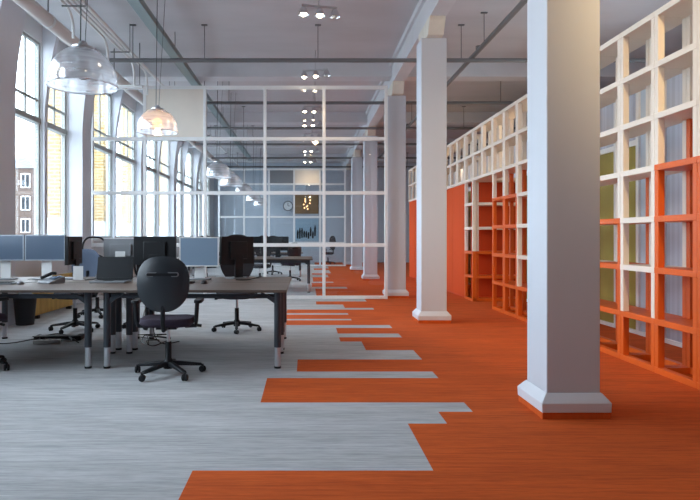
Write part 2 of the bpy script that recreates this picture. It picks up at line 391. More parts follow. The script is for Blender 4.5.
for y in (12.9, 14.5, 16.5, 18.5, 20.5, 22.5): MB().box(.15, .25, y, y + .03, .01, .03).tube([(.26, y+.015, .02), (.26, y+.015, CEIL-4.35-.001)], .006, 6).build('bracket', M['pipe_dark'], ce)
for yy, lab in ((11.0, 'short pale cross duct just before the glazed partition'), (16.9, 'short pale cross duct behind the glazed partition')):
    e = empty('cross_conduit', (0, yy, 4.0), label=lab, cat='duct')
    MB().tube([(WL + .55, 0, 0), (-3.0, 0, 0)], .03, 8).build('conduit', M['pipe_white'], e)
    MB().tube([(-3.05, 0, .03), (-3.05, 0, .8-.002)], .008, 6).build('hanger_rod', M['pipe_dark'], e)

# ------------------------------------------------------------------ glazed partitions
def partition(name, yy, xs, zs, lab, infill, thick=.05):
    e = empty(name, (0, yy, 0), label=lab, cat='partition')
    hw = thick / 2
    for x in xs: MB().box(x-hw, x+hw, -.035, .035, .002, zs[-1]).build('frame_post', M['white_frame'], e, bevel=.004)
    for z in zs:
        q = MB(); hz = .035 if z != zs[0] else .03
        zz = z - hz if z == zs[-1] else max(z, hz + .002)
        for a, b in zip(xs[:-1], xs[1:]): q.box(a+hw, b-hw, -.034, .034, zz-hz, zz+hz)
        q.build('frame_rail', M['white_frame'], e, bevel=.003)
    g = MB(); used = {(i, j) for (i, j, m_) in infill}
    for i, (a, b) in enumerate(zip(xs[:-1], xs[1:])):
        for j, (c, d) in enumerate(zip(zs[:-1], zs[1:])):
            if (i, j) not in used: g.box(a+hw, b-hw, -.005, .005, c+.036, d-.036)
    g.build('glass', M['pglass'], e)
    for i, j, m_ in infill:
        MB().box(xs[i]+hw, xs[i+1]-hw, -.02, .02, zs[j]+.036, zs[j+1]-.036).build('infill_panel', m_, e)['label'] = 'solid infill panel'
    return e
partition('glazed_partition', 12.0, [-4.28, -3.22, -2.02, -.82, .36, 1.60], [.035, 1.08, 2.12, 3.2, 4.26],
          'white framed floor to ceiling glazed partition crossing the office before the third column', [(1, 3, M['cream'])], .06)
partition('glazed_screen', 25.2, [-3.65, -2.6, -1.55, -.5, .59, 1.64], [.035, .98, 2.07, 3.45, 4.1],
          'farther white framed glazed screen before the clock wall', [(3, 3, M['cream']), (2, 3, M['greyplastic'])], .07)
# ------------------------------------------------------------------ far wall dressing
e = empty('wall_clock', (-.87, Y1 - .06, 2.72), label='round wall clock on the far blue grey wall', cat='clock')
R90 = Matrix.Rotation(PI/2, 4, 'X')
MB().lathe([(.001, 0), (.25, 0), (.25, .05), (.20, .055), (.20, .03)], 28, mtx=R90).build('case', M['greyplastic'], e)
MB().lathe([(.001, .032), (.2, .032)], 28, mtx=R90).build('face', M['clockface'], e)
MB().box(-.012, .012, -.045, -.04, 0, .15).box(0, .1, -.045, -.04, -.01, .01).build('hand', M['black'], e)
e = empty('poster', (.05, Y1 - .022, 1.05), label='blue poster with dark standing figures on the far wall', cat='poster')
MB().box(-.55, .55, 0, .02, 0, 1.05).build('sheet', M['poster'], e)
q = MB()
for i in range(9):
    x = -.45 + i * .105; h = .3 + .35 * random.random(); z = .08 + .15 * random.random()
    q.prism([(x-.04, z), (x+.03, z), (x+.045, z+h*.7), (x+.02, z+h), (x-.02, z+h), (x-.05, z+h*.65)], -.004, -.001, 'y')
q.build('print', M['screen_off'], e)
MB().box(-.55, .6, Y1-.04, Y1-.002, 2.35, 3.3).build('brown_panel', M['brown'])
tag(bpy.data.objects['brown_panel'], 'dark brown wall panel above the blue poster on the far wall', 'panel')
e = empty('chandelier', (.02, 27.2, 2.4), label='small amber chandelier hanging before the brown panel at the far end', cat='chandelier')
MB().tube([(0, 0, .62), (0, 0, CEIL-2.4-.001)], .008, 6).build('cord', M['pipe_dark'], e)
for i in range(10):
    a = i * 2.4; r = .06 + .12 * (i % 3) / 2; MB().sphere((r * math.cos(a), r * math.sin(a), .1 + .05 * i), .035, 8).build('bulb', M['bulbwarm'], e)
MB().lathe([(.01, .0), (.03, .1), (.03, .6), (.06, .64), (.01, .66)], 10).build('stem', M['pipe_dark'], e)

# ------------------------------------------------------------------ shelf wall
PIT = .47; SX = 3.2; SD = .35; BT = .055
def shelf_unit(y, n_orange, r0, r1, lab, group, rot=None, back=None, w=.6, orange_back=1, SD=SD):
    """unit with its open front facing -x; local x depth, local y width"""
    e = empty('shelving_unit', (SX, y, 0) if rot is None else rot[0], 0 if rot is None else rot[1], lab, 'shelf unit', group)
    zo = n_orange * PIT
    def colr(row, ob=0): return M['orange'] if row < n_orange + ob else M['cream']
    for x0 in ((0, SD - .06) if SD > .1 else (0,)):
        ob = orange_back if (x0 > 0 and n_orange > 0) else 0
        for yy in (.002, w - BT - .002):
            for lo, hi, m_ in ((r0, min(max(n_orange + ob, r0), r1), M['orange']), (max(n_orange + ob, r0), r1, M['cream'])):
                if hi > lo:
                    MB().box(x0, x0+.06, yy, yy+BT, lo*PIT + (.002 if lo == 0 else 0), hi*PIT + (0 if hi < r1 or True else 0)).build('upright', m_, e, bevel=.002)['label'] = ('orange' if m_ is M['orange'] else 'cream') + ' upright'
    for r in range(r0, r1 + 1):
        m_ = M['orange'] if r <= n_orange and n_orange > 0 else M['cream']
        z = max(r * PIT, BT/2 + .002)
        if r == 0: q = MB().box(-.004, .06, .001, w-.001, z-BT/2, z+BT/2).box(SD-.06, SD, .001, w-.001, z-BT/2, z+BT/2).box(.06, SD-.06, .001, .06, z-BT/2, z+BT/2).box(.06, SD-.06, w-.06, w-.001, z-BT/2, z+BT/2)
        else: q = MB().box(-.004, SD+.004, .001, w-.001, z-BT/2, z+BT/2)
        q.build('shelf' if r else 'base_rail', m_, e, bevel=.003)['label'] = ('orange' if m_ is M['orange'] else 'cream') + ' shelf'
    if back: MB().box(SD+.005, SD+.02, .001, w-.001, r0*PIT+.01, r1*PIT).build('back_panel', back, e)
    return e
G = 'open cube shelving along the right side'
shelf_unit(3.71, 1, 0, 7, 'shelf unit nearest the camera, beyond the right edge of the picture', G)
shelf_unit(4.31, 4, 0, 7, 'shelf unit cut off by the right picture edge, orange in its lower four rows', G)
shelf_unit(4.91, 4, 0, 7, 'rightmost whole cube shelf unit, orange frame up to its fourth row', G)
shelf_unit(5.51, 1, 0, 7, 'cream cube shelf unit, only bottom row orange, second unit right of nearest column', G)
shelf_unit(6.11, 3, 0, 7, 'cube shelf unit just right of the nearest column, orange in its lower three rows', G)
shelf_unit(6.71, 1, 0, 7, 'cube shelf unit hidden right behind the nearest column', G)
shelf_unit(7.31, 2, 0, 7, 'cube shelf unit hidden behind the middle of the nearest column', G)
shelf_unit(7.91, 1, 0, 7, 'cube shelf unit hidden behind the left half of the nearest column', G)
shelf_unit(8.51, 1, 0, 7, 'white cube shelf unit touching the left outline of the nearest column, orange bottom row', G)
shelf_unit(9.11, 4, 0, 7, 'cube shelf unit orange to mid height, second left of the nearest column', G)
shelf_unit(9.71, 4, 0, 7, 'cube shelf unit at the near side of the doorway gap, orange to mid height', G)
shelf_unit(10.31, 0, 5, 7, 'short two row cube shelf over the near half of the doorway gap', G)
shelf_unit(10.91, 0, 5, 7, 'short two row cube shelf over the far half of the doorway gap', G)
shelf_unit(11.51, 2, 0, 7, 'narrow looking cube shelf unit on the far side of the doorway gap', G, SD=.062)
shelf_unit(0, 2, 0, 5, 'cube shelf turned crosswise in the doorway gap, with deep orange back', G, rot=((SX + .37, 11.86, 0), -PI/2), back=M['redback'], w=.6, orange_back=0) if False else None
# crosswise shelf in the gap: built facing the camera
e = empty('shelving_unit', (SX + .07, 11.53, 0), 0, 'crosswise cube shelf facing the camera inside the doorway gap, with deep orange back', 'shelf unit', G)
for x0 in (0, .88):
    MB().box(x0, x0+.05, 0, .05, .002, 2*PIT).build('upright', M['orange'], e); MB().box(x0, x0+.05, 0, .05, 2*PIT, 5*PIT).build('upright', M['cream'], e)
for r in range(0, 6):
    z = max(r * PIT, BT/2+.002); MB().box(0, .93, -.004, .35, z-BT/2, z+BT/2).build('shelf', M['orange'] if r <= 2 else M['cream'], e, bevel=.003)
MB().box(0, .93, .351, .37, .01, 5*PIT).build('back_panel', M['redback'], e)
yy = 12.11; i = 0
pos = ['nearest', 'second', 'third', 'fourth', 'fifth', 'sixth', 'seventh', 'eighth', 'ninth', 'tenth', 'eleventh']
while i < 11:
    shelf_unit(yy, 0, 5, 7, 'two row cream cube shelf over the orange wall panels, %s from the doorway gap' % pos[i], G); yy += .6; i += 1
for i in range(6):
    a = 12.115 + i * 1.1
    e = empty('orange_panel', (SX + .02, a, 0), label='tall flush orange panel under the cube shelves, %s from the doorway gap' % pos[i], cat='panel', group='flush orange wall panels')
    MB().box(0, .04, 0, 1.09, .03, 5*PIT - .03).build('board', M['orpanel'], e, bevel=.004)
    MB().box(.005, .035, 0, 1.09, .002, .03).build('skirting', M['redback'], e)
# back room partition behind the shelves (white blinds, olive and brown panels)
PX = 4.25
seq = []
y = 3.0
def back_panel(a, b, m_, name, lab, cat, h=3.35):
    e = empty(name, (PX, a, 0), label=lab, cat=cat)
    zt = 2.42 if m_ in (M['olive'], M['brown']) else h-.05
    MB().box(0, .03, .03, b-a-.03, .05, zt).build('sheet', m_, e)
    if zt < h-.06: MB().box(0, .03, .03, b-a-.03, zt+.07, h-.05).build('top_sheet', M['blind'], e); MB().box(-.03, .05, .03, b-a-.03, zt, zt+.07).build('rail', M['white_frame'], e)
    q = MB().box(-.03, .05, 0, .03, .002, h).box(-.03, .05, b-a-.03, b-a-.001, .002, h).box(-.03, .05, .03, b-a-.03, .002, .05).box(-.03, .05, .03, b-a-.03, h-.05, h)
    q.build('frame', M['white_frame'], e, bevel=.003)
pl = [(3.0, 4.0, 'blind', 'white'), (4.0, 4.6, 'blind', 'white'), (4.6, 5.1, 'greywall', 'blue'), (5.1, 5.6, 'blind', 'white'), (5.6, 6.1, 'blind', 'white'), (6.1, 6.5, 'greywall', 'blue'), (6.5, 7.1, 'blind', 'white'), (7.1, 7.65, 'greywall', 'blue'), (7.65, 8.2, 'olive', 'olive'), (8.2, 8.9, 'olive', 'olive'),
      (8.9, 9.9, 'blind', 'white'), (9.9, 10.9, 'brown', 'brown'), (10.9, 11.9, 'olive', 'olive'), (11.9, 12.9, 'blind', 'white'), (12.9, 13.9, 'olive', 'olive'), (13.9, 14.9, 'brown', 'brown'), (14.9, 15.9, 'olive', 'olive'), (15.9, 16.9, 'blind', 'white'), (16.9, 17.9, 'olive', 'olive'), (17.9, 18.9, 'brown', 'brown')]
cnt = {}
tot = {}
for p in pl: tot[p[3]] = tot.get(p[3], 0) + 1
for a, b, m_, c_ in pl:
    cnt[c_] = cnt.get(c_, 0) + 1
    back_panel(a, b, M[m_], 'room_screen', {'white': 'white slatted screen', 'blue': 'blue grey screen', 'olive': 'olive green screen', 'brown': 'brown screen'}[c_] + ' behind the cube shelves, %s of its colour from the camera' % pos[cnt[c_]-1], 'screen')
# ------------------------------------------------------------------ pendant lamps (prismatic domes)
def pendant(zr):
    e = empty('pendant_lamp', cat='lamp', group='clear dome pendant lamps over the desks')
    prof = []; R = .275; H = .30
    for i in range(25):
        t = i / 24; a = t * PI / 2 * .93 + .12
        r = R * math.sin(min(a, PI/2)) ** 1.0 ; z = H * (math.cos(min(a, PI/2)))
        r *= 1 + .012 * (i % 2)
        prof.append((r, z))
    prof.append((R * 1.02, -.03))
    MB().lathe(prof, 48).build('shade', M['prism'], e)
    MB().tube([(R*1.02*math.cos(a), R*1.02*math.sin(a), -.03) for a in [2*PI*i/40 for i in range(41)]], .006, 6).build('rim', M['prism'], e)
    MB().lathe([(.001, .355), (.03, .34), (.045, .31), (.085, .30), (.085, .27), (.06, .25), (.05, .17), (.001, .17)], 20).build('cap', M['steel'], e)
    MB().lathe([(.001, .02), (.05, .04), (.07, .10), (.055, .15), (.03, .18)], 16).build('bulb', M['bulbcold'], e)
    MB().tube([(-.02, 0, .34), (0, 0, CEIL-zr-.002)], .005, 6).build('cord', M['rope'], e)
    MB().tube([(.02, 0, .34), (.12, 0, CEIL-zr-.002)], .003, 6).build('cord', M['rope'], e)
    return e
pend = pendant(2.53); used = [False]
ll = ['nearest and largest clear dome pendant lamp, before the windows at upper left', 'clear dome pendant lamp with a glowing amber bulb, before the white infill panel',
      'first clear dome pendant lamp behind the glazed partition', 'second clear dome pendant lamp behind the glazed partition', 'third clear dome pendant lamp behind the glazed partition',
      'fourth clear dome pendant lamp behind the glazed partition', 'farthest clear dome pendant lamp, near the clock']
pend2 = pendant(2.74); used2 = [False]
lamps = []
for i, ((x, y), lab) in enumerate(zip(((-1.86, 5.0), (-2.08, 8.4), (-1.86, 12.65), (-1.85, 14.8), (-1.85, 17.9), (-1.85, 21.2), (-1.85, 24.3)), ll)):
    lamps.append(place(pend2 if i == 1 else pend, used2 if i == 1 else used, (x, y, 2.74 if i == 1 else 2.53), 0, lab))
for ch in lamps[1].children:
    if ch.name.startswith('bulb'):
        ch.data = ch.data.copy(); ch.data.materials[0] = M['bulbamber']
# ------------------------------------------------------------------ ceiling spot clusters
def cluster():
    e = empty('spotlight_cluster', cat='spotlight', group='three-bulb spotlight clusters down the walkway')
    MB().tube([(0, 0, .06), (0, 0, CEIL-4.36-.002)], .01, 8).build('stem', M['steel'], e)
    MB().box(-.25, .25, -.02, .02, .05, .08).build('bar', M['steel'], e, bevel=.004)
    for i, x in enumerate((-.22, 0.01, .22)):
        sh = MB().lathe([(.001, .05), (.03, .045), (.045, .02), (.068, -.04), (.075, -.06)], 16, mtx=Matrix.Translation((x, -.01 * i, 0))).build('reflector', M['chrome'], e)
        MB().sphere((x, -.01*i - .012, -.045), .043, 10).build('bulb', M['bulb'] if i != 2 else M['bulbcold'], sh)
    return e
cl = cluster(); used = [False]
ys = [1.6, 4.9, 8.3, 11.45, 14.7, 16.5, 18.6, 21.5, 24.6]
cn = ['behind the top edge, nearest the camera', 'above the picture top over the walkway', 'at the top edge of the picture', 'just before the glazed partition', 'first behind the glazed partition', 'second behind the glazed partition',
      'third behind the glazed partition', 'fourth behind the glazed partition', 'farthest, before the second screen']
for y, c_ in zip(ys, cn):
    place(cl, used, (.18, y, 4.36), random.uniform(-.25, .25), 'lit chrome spotlight cluster ' + c_)
def light(kind, name, loc, energy, col, rot=None, **k):
    l = bpy.data.lights.new(name, kind); l.energy = energy; l.color = col
    for a, b in k.items(): setattr(l, a, b)
    o = bpy.data.objects.new(name, l); C.objects.link(o); o.location = loc
    if rot is not None: o.rotation_euler = rot
    return o
def aim(o, tgt):
    d = Vector(tgt) - o.location; o.rotation_euler = d.to_track_quat('-Z', 'Y').to_euler()
WARM = (1, .72, .42)
for y in ys[2:]:
    o = light('SPOT', 'walkway_spot', (.18, y, 4.24), 18, WARM, spot_size=math.radians(130), spot_blend=.8, shadow_soft_size=.06)
o = light('SPOT', 'walkway_spot', (.18, 1.6, 4.24), 90, WARM, spot_size=math.radians(75), spot_blend=1, shadow_soft_size=.08); aim(o, (2.2, 4.6, 2.6))
o = light('SPOT', 'walkway_spot', (.3, 4.9, 4.24), 60, WARM, spot_size=math.radians(90), spot_blend=1, shadow_soft_size=.08); aim(o, (3.5, 9.5, 2.2))
place(cl, used, (2.6, 1.8, 4.36), .1, 'spotlight cluster over the shelf aisle, beyond the right picture edge')
o = light('SPOT', 'aisle_spot', (2.6, 1.8, 4.24), 260, (1, .70, .36), spot_size=math.radians(60), spot_blend=1, shadow_soft_size=.08); aim(o, (3.3, 6.4, 1.7))
light('POINT', 'pendant_bulb', (-2.08, 8.4, 2.71), 3, (1, .6, .3), shadow_soft_size=.05)
# warm lamps in the side passage behind the shelves
for i, (x, y) in enumerate(((3.95, 10.2), (3.95, 13.4), (3.95, 16.5))):
    light('POINT', 'passage_lamp', (x, y, 3.1), 6, (1, .68, .36), shadow_soft_size=.1)

# ------------------------------------------------------------------ desks
def desk_proto(w, d):
    e = empty('desk', cat='desk')
    MB().box(0, w, 0, d, .725, .75).build('tabletop', M['desk'], e, bevel=.003)
    MB().box(.12, w-.12, .12, .16, .66, .70).box(.12, w-.12, d-.16, d-.12, .66, .70).build('frame_beam', M['legdark'], e)
    for sx in (0, 1):
        for sy in (0, 1):
            x = .09 if sx == 0 else w - .09; y = .10 if sy == 0 else d - .10
            lg = MB().tube([(x, y, .2), (x, y, .724)], .034, 14).build('leg', M['legdark'], e)
            MB().tube([(x, y, .0), (x, y, .2)], .029, 14).build('foot_sleeve', M['sleeve'], lg)
            MB().tube([(x, y, .0), (x, y, .02)], .033, 14).build('glide', M['black'], lg)
            ix = 1 if sx == 0 else -1
            MB().prism([(0, 0), (.16, .11), (.16, .13), (0, .06)], y-.015, y+.015, 'y', mtx=Matrix(((ix,0,0,x),(0,1,0,0),(0,0,1,.595),(0,0,0,1)))).build('bracket', M['legdark'], e)
    return e
dp = desk_proto(1.8, .92); used = [False]
DG = 'brown grey office desks'
place(dp, used, (-1.98, 5.6, 0), 0, 'near right desk of the front cluster, its end leg beside the orange stripes', DG)
place(dp, used, (-3.78, 5.6, 0), 0, 'near left desk of the front cluster, running off the left edge', DG)
place(dp, used, (-1.98, 6.53, 0), 0, 'rear right desk of the front cluster, under the pale blue monitor', DG)
place(dp, used, (-3.78, 6.53, 0), 0, 'rear left desk of the front cluster, under the blue grey monitors', DG)
place(dp, used, (-1.65, 13.3, 0), 0, 'near desk just behind the glazed partition', DG)
place(dp, used, (-3.45, 13.3, 0), 0, 'window side desk just behind the glazed partition', DG)
place(dp, used, (-1.65, 14.23, 0), 0, 'rear desk of the cluster just behind the glazed partition', DG)
place(dp, used, (-1.9, 18.4, 0), 0, 'desk in the second cluster behind the glazed partition', DG)
place(dp, used, (-3.7, 18.4, 0), 0, 'window side desk in the second cluster behind the glazed partition', DG)

# ------------------------------------------------------------------ office chairs (local: sitter faces +y)
def super_back(w, h, bend=.05, th=.03, n=20, m=20, ex=2.6, bot=.8):
    """rounded back shell standing in xz, curved about z; returns MB"""
    q = MB(); 
    def ring(k): return [(0, 0)]
    vs = []; fs = []
    N = 36; K = 7
    for side in (0, 1):
        for k_ in range(K + 1):
            t = k_ / K
            for j in range(N):
                a = 2 * PI * j / N; ca, sa = math.cos(a), math.sin(a)
                x = t * w/2 * math.copysign(abs(ca) ** (2/ex), ca); z = t * h/2 * math.copysign(abs(sa) ** (2/ex), sa)
                if z < 0: x *= 1 - (1 - bot) * (z / (-h/2)) ** 2
                edge = th/2 * math.sqrt(max(0, 1 - t ** 6)) if k_ < K else 0
                y = -bend * (1 - (2*x/w) ** 2) - .03 * math.cos(z / h * PI) + .03
                y += edge if side else -edge
                vs.append((x, y, z))
    B = (K + 1) * N
    for side in (0, 1):
        for k_ in range(K):
            for j in range(N):
                a, b = side*B + k_*N + j, side*B + k_*N + (j+1) % N
                fs.append((a, b, b+N, a+N))
    q.add(vs, fs, True); return q
def seat_mb(w, d, z0, z1):
    q = MB(); vs = []; N = 36
    lev = [(.90, z0), (1.0, z0 + (z1-z0)*.3), (1.0, z0 + (z1-z0)*.65), (.94, z1 - .008), (.7, z1), (.35, z1-.004), (.02, z1-.008)]
    for s_, z in [(.02, z0)] + lev:
        for j in range(N):
            a = 2*PI*j/N; ca, sa = math.cos(a), math.sin(a)
            x = s_ * w/2 * math.copysign(abs(ca) ** .55, ca); y = s_ * d/2 * math.copysign(abs(sa) ** .55, sa)
            zz = z - (.03 * max(0, (y/(d/2))) ** 3)
            vs.append((x, y, zz))
    fs = [(k*N+j, k*N+(j+1) % N, (k+1)*N+(j+1) % N, (k+1)*N+j) for k in range(len(lev)) for j in range(N)]
    return q.add(vs, fs, True)
def office_chair(seatm, backm, arms=True, style='shell', bh=.48, zc=.84):
    e = empty('office_chair', cat='chair')
    for k_ in range(5):
        a = PI/2 + k_ * 2*PI/5
        c, s_ = math.cos(a), math.sin(a); mt = Matrix.Rotation(a, 4, 'Z')
        q = MB(); q.prism([(.02, .085), (.04, .125), (.12, .115), (.30, .085), (.315, .068), (.29, .062)], -.02, .02, 'y', mtx=mt)
        arm = q.build('base_arm', M['black'], e, bevel=.006)
        cx, cy = .31*c, .31*s_
        m2 = Matrix.Translation((cx, cy, .03)) @ Matrix.Rotation(a + .7, 4, 'Z') @ Matrix.Rotation(PI/2, 4, 'Y')
        MB().lathe([(.001, -.024), (.024, -.024), (.029, -.019), (.029, -.006), (.012, -.005), (.012, .005), (.029, .006), (.029, .019), (.024, .024), (.001, .024)], 16, mtx=m2).tube([(0, 0, 0), (-.045, 0, 0)], .012, 8, mtx=m2).build('caster', M['black'], arm)
    MB().lathe([(.001, .06), (.045, .06), (.042, .13), (.028, .15), (.028, .30), (.001, .30)], 18).build('column_cover', M['black'], e)
    MB().tube([(0, 0, .30), (0, 0, .43)], .015, 12).build('gas_lift', M['sleeve'], e)
    MB().box(-.09, .09, -.12, .12, .425, .455).tube([(.08, .05, .44), (.27, .07, .435)], .008, 8).tube([(.25, .07, .435), (.29, .07, .43)], .014, 8).tube([(-.08, .05, .44), (-.25, .07, .435)], .008, 8).build('mechanism', M['black'], e)
    seat_mb(.48, .46, .455, .535).build('seat', seatm, e)
    q = MB(); q.tube([(0, -.1, .44), (0, -.25, .44), (0, -.29, .50), (0, -.29, .78)], .02, 10); q.build('back_support', M['black'], e)
    if style == 'shell':
        b = super_back(.45 if bh < .6 else .48, bh).build('backrest', backm, e, loc=(0, -.265, zc))
        pts = rbox_pts(.26, .024, .011, 3)
        MB().prism(pts, -.062, -.056, 'y').build('hand_slot', M['black'], b, loc=(0, 0, .085))
        MB().prism(rbox_pts(.28, .04, .018, 3), -.056, -.048, 'y').build('slot_rim', M['greyplastic'], b, loc=(0, 0, .085))
    else:
        b = MB()
        out = [(.19*math.copysign(abs(math.cos(a)) ** .6, math.cos(a)), -.05*(1-abs(math.cos(a))), .84 + .40*math.copysign(abs(math.sin(a)) ** .7, math.sin(a))*.75 + .1) for a in [2*PI*i/32 for i in range(33)]]
        b.tube(out, .016, 8)
        b.build('backrest', M['black'], e, loc=(0, -.26, 0))
        super_back(.32, .34, .04, .02).build('back_pad', backm, e, loc=(0, -.24, .80))
    if arms:
        for sx in (-1, 1):
            x = sx * .275
            a_ = MB().tube([(sx*.16, -.06, .45), (x-sx*.02, -.08, .455), (x-sx*.015, -.10, .50), (x-sx*.005, -.10, .655)], .019, 10).build('armrest', M['black'], e)
            MB().prism(rbox_pts(.07, .25, .03), .655, .685, 'z', mtx=Matrix.Translation((x, .0, 0))).build('arm_pad', M['black'], a_, bevel=.006)
    return e
ch = office_chair(M['seatpurple'], M['backshell']); used = [False]
CG = 'swivel office chairs'
place(ch, used, (-1.245, 5.43, 0), .06, 'black swivel chair with slotted back, turned away, before the near right desk', CG)
place(ch, used, (-3.1, 5.62, 0), -.4, 'black swivel chair cut off by the left picture edge', CG)
used0 = used; ch2 = office_chair(M['black_soft'], M['maroonfab'], bh=.66, zc=.95); used = [False]
place(ch2, used, (-.92, 7.98, 0), PI + .1, 'dark swivel chair facing the camera behind the pale blue monitor', CG)
place(ch2, used, (-1.2, 15.6, 0), PI - .3, 'dark swivel chair at the first desk cluster behind the glazed partition', CG)
place(ch2, used, (-1.1, 19.8, 0), PI, 'dark swivel chair at the second cluster behind the glazed partition', CG)
place(ch2, used, (-2.6, 15.7, 0), PI+.3, 'dark swivel chair on the window side behind the glazed partition', CG)
place(ch2, used, (1.0, 27.3, 0), 2.2, 'dark swivel chair beyond the second screen, by the far wall', CG)
place(ch, used0, (-.45, 16.9, 0), .5, 'dark swivel chair between the two desk clusters behind the glazed partition', CG)
ch3 = office_chair(M['black_soft'], M['bluefab']); used = [False]
place(ch3, used, (-3.07, 7.98, 0), PI - .2, 'swivel chair with slate blue back, behind the rear left desk', CG)
ch4 = office_chair(M['black_soft'], M['maroonfab'], True, 'loop'); used = [False]
place(ch4, used, (-3.27, 9.4, 0), PI + .5, 'tall black chair with an arched loop back, between slate blue chair and windows', CG)
place(ch4, used, (-2.2, 8.3, 0), PI + .2, 'black chair with loop back hidden behind the open laptop', CG)

# ------------------------------------------------------------------ monitors etc. (local: screen faces -y)
def monitor(scr, w=.47, h=.30, z=.22, back=M['black'], stand=M['whiteplastic'], bezel=M['bezel']):
    e = empty('monitor', cat='monitor')
    hs = MB().prism(rbox_pts(w, h, .008, 2), -.012, .02, 'y', mtx=Matrix.Translation((0, 0, z + h/2))).build('casing', back, e)
    b_ = .014
    q = MB().box(-w/2, w/2, -.016, -.012, z, z+b_).box(-w/2, w/2, -.016, -.012, z+h-b_, z+h).box(-w/2, -w/2+b_, -.016, -.012, z+b_, z+h-b_).box(w/2-b_, w/2, -.016, -.012, z+b_, z+h-b_)
    q.build('bezel', bezel, e)
    MB().box(-w/2+b_, w/2-b_, -.0145, -.012, z+b_, z+h-b_).build('screen', scr, e)
    MB().box(-.13, .13, .02, .045, z+.06, z+h-.06).build('rear_housing', back, e, bevel=.008)
    MB().box(-.06, .06, .03, .05, .01, z+.12).build('stand', stand, e, bevel=.004)
    MB().prism(rbox_pts(.26, .18, .04), 0.001, .014, 'z', mtx=Matrix.Translation((0, .0, 0))).build('stand_foot', M['greyplastic'], e)
    return e
T = .75
mA = monitor(M['screen']); used = [False]
place(mA, used, (-3.41, 6.98, T), 0, 'blue grey monitor cut off by the left picture edge', 'flat monitors on the desks')
place(mA, used, (-3.03, 6.98, T), 0, 'blue grey monitor on white stand, left of the slate blue chair', 'flat monitors on the desks')
bpy.context.view_layer.update()
mA.location.x = -3.51
mB = monitor(M['screen_pale'], .46, .345, .15, bezel=M['whiteplastic']); used = [False]
place(mB, used, (-1.245, 7.0, T), 0, 'pale blue squarish monitor right of the swivel chair with slotted back', 'flat monitors on the desks')
mC = monitor(M['screen_off'], .49, .33, .17, stand=M['black'], bezel=M['black']); used = [False]
MG = 'flat monitors on the desks'
place(mC, used, (-1.765, 7.02, T), PI, 'black monitor seen from behind, just left of the pale blue monitor', MG)
place(mC, used, (-2.75, 7.1, T), math.radians(272), 'black monitor turned edgewise beside the blue grey monitors', MG)
place(mC, used, (-.83, 7.19, T), math.radians(226), 'black monitor turned edgewise right of the pale blue monitor', MG)
place(mC, used, (-1.3, 14.3, T), 0, 'black monitor on the first cluster behind the glazed partition', MG)
place(mC, used, (-.65, 14.1, T), PI-.2, 'black monitor on the desk end right behind the glazed partition', MG)
place(mC, used, (-2.3, 14.1, T), PI, 'black monitor on the window side desk behind the glazed partition', MG)
place(mC, used, (-.9, 18.9, T), 0, 'black monitor on the second cluster behind the glazed partition', MG)
place(mC, used, (-1.6, 18.9, T), 0, 'black monitor nearer the windows on the second cluster behind the glazed partition', MG)
mD = monitor(M['screen'], .42, .27, .2, back=M['greyplastic']); used = [False]
place(mD, used, (-2.24, 7.28, T), PI, 'grey monitor seen from behind above the open laptop', MG)
# laptop
e = empty('laptop', (-2.13, 6.55, T), .0, 'black open laptop on the near left desk', 'laptop')
MB().prism(rbox_pts(.39, .26, .015), .002, .022, 'z').build('base', M['greyplastic'], e, bevel=.002)
MB().box(-.17, .17, -.04, .10, .022, .024).build('keyboard', M['black'], e)
MB().box(-.05, .05, -.11, -.055, .022, .0235).build('trackpad', M['black'], e)
tilt = Matrix.Translation((0, .125, .022)) @ Matrix.Rotation(-.22, 4, 'X')
sc = MB().prism(rbox_pts(.40, .255, .01), -.006, .006, 'y', mtx=tilt @ Matrix.Translation((0, 0, .128))).build('lid', M['black'], e)
MB().box(-.18, .18, -.0075, -.006, .02, .24, mtx=tilt).build('screen', M['screen_off'], sc)
# keyboards, mice, phones
def keyboard(loc, rz, lab, m_):
    e = empty('keyboard', loc, rz, lab, 'keyboard')
    MB().prism(rbox_pts(.44, .15, .012), .001, .018, 'z').build('body', m_, e, bevel=.002)
    q = MB()
    for r in range(5):
        for c_ in range(14): q.box(-.205 + c_*.029, -.181 + c_*.029, -.062 + r*.025, -.041 + r*.025, .018, .023)
    q.build('keys', M['black'], e)
keyboard((-3.28, 6.30, T), .05, 'black keyboard on the near left desk before the blue grey monitors', M['greyplastic'])
keyboard((-1.42, 6.42, T), -.05, 'dark keyboard before the pale blue monitor', M['black'])
def mouse(loc, rz, lab, m_):
    e = empty('computer_mouse', loc, rz, lab, 'mouse')
    q = MB(); q.lathe([(.033, .001), (.034, .012), (.028, .026), (.015, .034), (.001, .036)], 20, mtx=Matrix.Diagonal((1, 1.7, 1, 1)))
    q.build('body', m_, e); MB().tube([(0, .03, .035), (0, .012, .036)], .004, 8).build('wheel', M['greyplastic'], e)
mouse((-2.99, 6.28, T), .3, 'grey mouse right of the near left keyboard', M['greyplastic'])
mouse((-1.08, 6.35, T), 0, 'black mouse right of the dark keyboard', M['black'])
def phone(loc, rz, lab):
    e = empty('desk_phone', loc, rz, lab, 'telephone')
    MB().prism([(-.1, .001), (.1, .001), (.1, .07), (-.1, .02)], -.09, .09, 'x').build('body', M['greyplastic'], e, bevel=.005)
    MB().prism([(-.03, .048), (.08, .074), (.08, .078), (-.03, .052)], .0, .07, 'x').build('display', M['screen'], e)
    MB().tube([(-.06, -.08, .06), (-.065, -.03, .075), (-.065, .05, .10), (-.06, .10, .10)], .018, 10).build('handset', M['black'], e)
phone((-2.72, 6.42, T), -.5, 'grey desk phone between the blue grey monitor and the laptop')
phone((-1.72, 6.75, T), .3, 'grey desk phone left of the pale blue monitor')
e = empty('document_holder', (-3.50, 6.62, T), 0, 'white upright holder with a dark mark at the left picture edge', 'holder')
